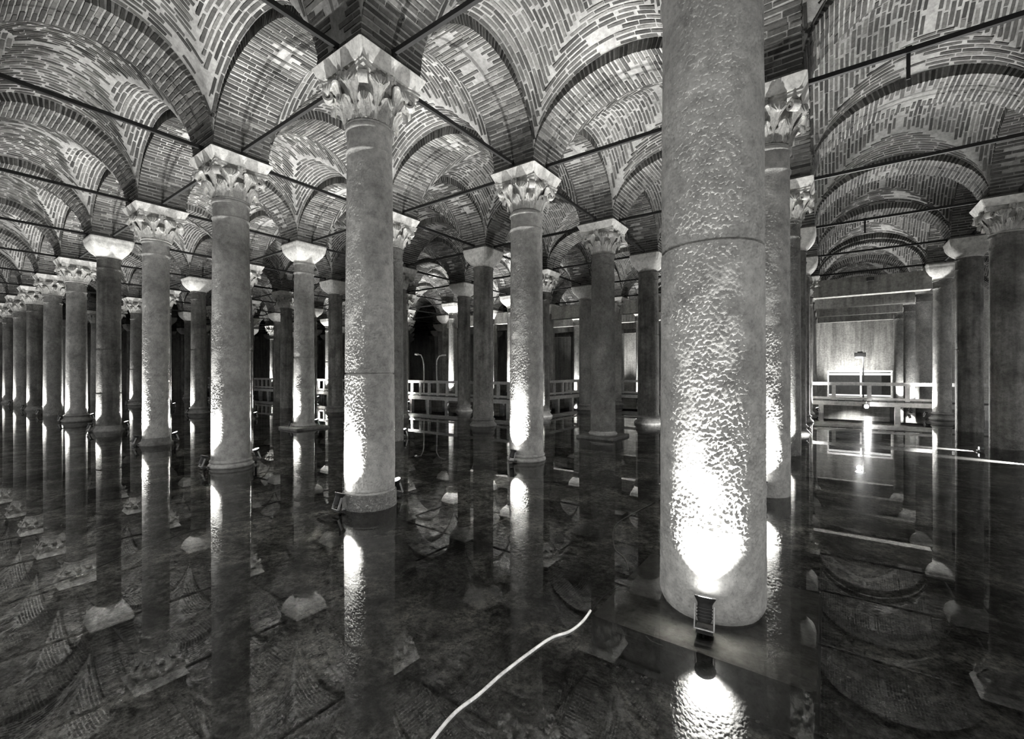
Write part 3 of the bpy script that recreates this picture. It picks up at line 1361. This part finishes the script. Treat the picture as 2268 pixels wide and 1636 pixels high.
# ------------------------------------------------------------------ glass showcase, lamps on the walkway
v2 = y2 / S
k0 = at_depth(1832, 845, v2 + 0.62)
k1 = at_depth(1976, 845, v2 + 0.62)
kw = k1.x - k0.x
t = thing('showcase', 'long white-framed glass showcase standing on the walkway before the back wall', 'showcase', (k0.x, k0.y, 0.68))
fz = 1.25
fr = MB()
fr.box((kw / 2, 0, 0.06), (kw, 0.5, 0.12))
fr.build('plinth', M_white, t)
for xx in (0.04, kw * 0.53, kw - 0.04):
    mb = MB()
    mb.box((xx, -0.23, 0.12 + fz / 2), (0.07, 0.05, fz))
    mb.build('frame_post', M_white, t)
mb = MB()
mb.box((kw / 2, 0, 0.12 + fz), (kw, 0.5, 0.10))
mb.build('top_frame', M_white, t)
mb = MB()
mb.box((kw / 2, -0.22, 0.12 + fz - 0.14), (kw - 0.1, 0.03, 0.10))
o = mb.build('light_tube', M_tube, t)
mb = MB()
mb.box((kw / 2, -0.22, 0.20), (kw - 0.1, 0.03, 0.07))
mb.build('light_tube', M_tube, t)
mb = MB()
mb.box((kw / 2, -0.24, 0.12 + fz / 2), (kw - 0.06, 0.012, fz - 0.04))
mb.build('glass_pane', M_glass, t)
mb = MB()
mb.box((kw / 2, 0.22, 0.12 + fz / 2), (kw - 0.06, 0.03, fz - 0.04))
mb.build('back_panel', M_deck, t)


def post_lamp(px, py_top, py_bot, v, label):
    b = at_depth(px, py_bot, v)
    tp = at_depth(px, py_top, v)
    t = thing('lamp_post', label, 'lamp', (b.x, b.y, 0.68))
    h = tp.z - 0.68
    mb = MB()
    mb.tube([(0, 0, 0), (0, 0, h)], 0.03, 8)
    mb.build('pole', M_iron, t)
    mb = MB()
    mb.box((-0.12, -0.05, h + 0.10), (0.42, 0.26, 0.2))
    mb.box((-0.12, -0.05, h + 0.22), (0.2, 0.1, 0.06))
    mb.build('lamp_head', M_black, t)
    mb = MB()
    mb.lathe([(0.10, 0), (0.12, 0.03), (0.08, 0.05)], 12, (-0.16, -0.05, h - 0.05))
    mb.build('bulb', M_lens_hot, t)
    d = bpy.data.lights.new('post_lamp_glow', 'POINT')
    d.energy = 12
    d.color = WARM
    d.shadow_soft_size = 0.1
    o = bpy.data.objects.new('post_lamp_glow', d)
    C.objects.link(o)
    o.parent = t
    o.location = (-0.16, -0.25, h - 0.25)
    return t


post_lamp(1912, 790, 886, v2 + 0.12, 'dark lamp on a thin pole before the glass showcase')

# starburst floodlight under the deck, facing the viewer
p = at_depth(1920, 900, v2 - 0.06)
t = thing('floodlight', 'dazzling floodlight under the walkway edge facing down the right-hand aisle', 'floodlight', (p.x, p.y, p.z), YAW * 0.9, 'floodlights of the walkway')
mb = MB()
mb.box((0, 0.07, 0), (0.24, 0.10, 0.20))
mb.build('housing', M_black, t)
mb = MB()
mb.box((0, 0.05, 0.14), (0.03, 0.03, 0.16))
mb.build('bracket', M_steel, t)
mb = MB()
mb.lathe([(0.085, -0.008), (0.085, 0.004)], 20)
o = mb.build('lens', M_lens_hot, t)
o.rotation_euler = (R(90), 0, 0)
o.location = (0, 0.012, 0)
spot(p + Vector((0.03, -0.06, 0)), (0, 0, 1.2), 500, None, 120, 0.8, 0.08)


def goose(pts, v, label):
    P = [at_depth(x, y, v) for x, y in pts]
    b = P[-1].copy()
    t = thing('lamp_post', label, 'lamp', (b.x, b.y, 0.68))
    loc = Vector((b.x, b.y, 0.68))
    P = [q - loc for q in P]
    P.append(Vector((P[-1].x, P[-1].y, 0)))
    sm = []
    for a, c in zip(P, P[1:]):
        for k in range(5):
            sm.append(a.lerp(c, k / 5))
    sm.append(P[-1])
    mb = MB()
    mb.tube(sm, 0.035, 8)
    mb.build('pole', M_white, t, True)
    mb = MB()
    q = P[0]
    mb.box((q.x, q.y, q.z + 0.02), (0.26, 0.12, 0.08))
    mb.build('lamp_head', M_white, t)
    return t


v1 = y1 / S
goose([(923, 785), (932, 786), (936, 795), (939, 808), (939, 845)], v1 + 0.3, 'white goose-necked lamp post on the back walkway, the left one of two')
goose([(983, 787), (973, 788), (968, 797), (967, 810), (968, 845)], v1 + 0.3, 'white goose-necked lamp post on the back walkway, the right one of two')

# ------------------------------------------------------------------ cables and coins in the water
def cable(pix, z, r, label, mat):
    P = [ground(x, y, z) for x, y in pix]
    out = []
    n = len(P)
    for k in range(n - 1):
        p0, p1, p2, p3 = P[max(0, k - 1)], P[k], P[k + 1], P[min(n - 1, k + 2)]
        for q in range(6):
            t = q / 6
            out.append(0.5 * ((2 * p1) + (p2 - p0) * t + (2 * p0 - 5 * p1 + 4 * p2 - p3) * t * t + (3 * p1 - p0 - 3 * p2 + p3) * t ** 3))
    out.append(P[-1])
    mb = MB()
    mb.tube(out, r, 6)
    o = mb.build('cable', mat, None, True)
    tag(o, label, 'cable')


FZ = FLOOR_Z + 0.012
cable([(940, 1665), (960, 1634), (1008, 1578), (1060, 1538), (1112, 1492), (1180, 1440), (1222, 1412), (1262, 1398), (1290, 1376), (1308, 1352)], 0.006, 0.0115,      'thick white cable curving through the shallow water towards the nearest slab', M_cable)
cable([(1308, 1356), (1332, 1325), (1364, 1302), (1392, 1290), (1440, 1272), (1462, 1262)], -0.04, 0.007, 'thin cable crossing the corner of the nearest slab', M_cable_dk)
cable([(1392, 1262), (1384, 1236), (1362, 1215), (1358, 1180), (1368, 1158), (1400, 1138), (1450, 1112)], FZ, 0.009, 'thin cable winding behind the huge nearest column', M_cable)
cable([(20, 1336), (110, 1295), (215, 1256), (300, 1218), (380, 1190), (450, 1168), (560, 1148), (690, 1130), (750, 1124)], -0.03, 0.008,
      'long thin cable stretched across the water at left', M_cable_dk)
cable([(868, 1112), (920, 1104), (960, 1110), (985, 1118)], -0.03, 0.008, 'thin cable leading away from the second front column', M_cable_dk)
cable([(1456, 1352), (1434, 1370), (1426, 1396), (1440, 1418), (1468, 1430)], -0.045, 0.006, 'lamp cable looping over the edge of the nearest slab', M_cable_dk)

cn = MB()
cn.lathe([(0.013, 0), (0.0135, 0.001), (0.0135, 0.002), (0.013, 0.003)], 10)
me_coin = cn.mesh('coin', M_coin)
rc = random.Random(3)
spots = [(1368, 1478), (1402, 1510), (1430, 1500), (1412, 1526), (1395, 1560), (1355, 1440), (1340, 1470), (1678, 1598), (1290, 1450), (1296, 1446), (1752, 1570), (1660, 1628),
         (1240, 1530), (1160, 1560), (1320, 1540), (1010, 1600), (700, 1520), (560, 1580), (620, 1450), (1880, 1500), (1850, 1440)]
for x, y in spots:
    p = ground(x, y, FLOOR_Z + 0.004)
    o = link('coin', me_coin, None, p, rc.uniform(0, 6))
    tag(o, 'small pale coin lying on the bottom under the shallow water', 'coin', 'coins on the bottom')

# ------------------------------------------------------------------ lamps of the rear part and of the bays out of sight
for (i, j, e, a, hd) in ((3, 4, 700, NEAR, 0.8), (4, 4, 700, NEAR, 0.8), (5, 4, 600, NEAR, 0.8), (7, 4, 500, NEAR, 0.8), (9, 4, 500, NEAR, 0.8), (2, 4, 400, FAR, 0.8), (4, 5, 500, NEAR, 0.5), (6, 4, 400, FAR, 0.8),
                         (-1, 5, 320, math.pi, 0.3), (0, 5, 220, 0.3, 0.3), (-1, 7, 80, NEAR, 0.3), (-1, 6, 60, math.pi, 0.3), (-1, 8, 90, NEAR, 0.3), (1, 6, 300, NEAR, 0.3), (2, 6, 300, NEAR, 0.3), (3, 6, 300, NEAR, 0.3)):
    if (i, j) in COLS:
        floodlight(i, j, a, 'on the near side of' if a == NEAR else 'on the far side of' if a == FAR else 'on the aisle side of', e, gap=0.2, head=hd)

# wall washers added at the foot of the back wall only to brighten it
for k in range(-1, 4):
    x = col(k, 0)[0] - AU * S / 2
    f = thing('floodlight', 'added light brightening the plain back wall, %s bay from the right' % ORD[k + 1], 'floodlight', (x, yw - 1.6, 0), math.pi / 2, 'added wall washers')
    link('stake', me_stake, f)
    for nm, me in (('housing', me_house), ('bracket', me_brk), ('lens', me_lens)):
        o = link(nm, me, f, (0, 0, 0.3))
    spot((0, 0, 0.34), (0.75, 0, 2.2), 170, f, 110, 0.9, 0.05)

# lamps skimming the water right of the aisle
for (px, py, v_aim, e, lab) in ((2171, 1000, (-3.0, 0.35, -0.02), 6500, 'tiny floodlight at the dark column foot, skimming the water towards the left'),
                                (2300, 1031, (-3.0, 0.55, -0.02), 11000, 'floodlight just past the right picture edge, skimming the water')):
    p = ground(px, py, 0.0)
    t = thing('floodlight', lab, 'floodlight', p, 0, 'lamps skimming the water')
    link('stake', me_stake, t)
    mb = MB()
    mb.box((0.03, 0, 0.09), (0.10, 0.09, 0.07))
    mb.build('housing', M_black, t)
    mb = MB()
    mb.box((-0.024, 0, 0.09), (0.008, 0.07, 0.05))
    mb.build('lens', M_lens, t)
    spot((-0.04, 0, 0.09), (-0.04 + v_aim[0], v_aim[1], -1.15), e, t, 48, 0.6, 0.02)

# small black box lamp fixed under the front edge of the first concrete beam
vb = (col(0, 5)[1] - 0.25) / S
p = at_depth(1927, 619, vb)
t = thing('floodlight', 'small black box lamp fixed to the face of the first concrete beam', 'floodlight', p, 0.0)
mb = MB()
mb.box((0, -0.12, 0), (0.26, 0.16, 0.15))
mb.build('housing', M_black, t)
mb = MB()
mb.box((0, -0.02, 0.03), (0.08, 0.06, 0.05))
mb.build('bracket', M_steel, t)
mb = MB()
mb.box((0, -0.202, -0.005), (0.2, 0.006, 0.1))
mb.build('front_glass', M_deck, t)
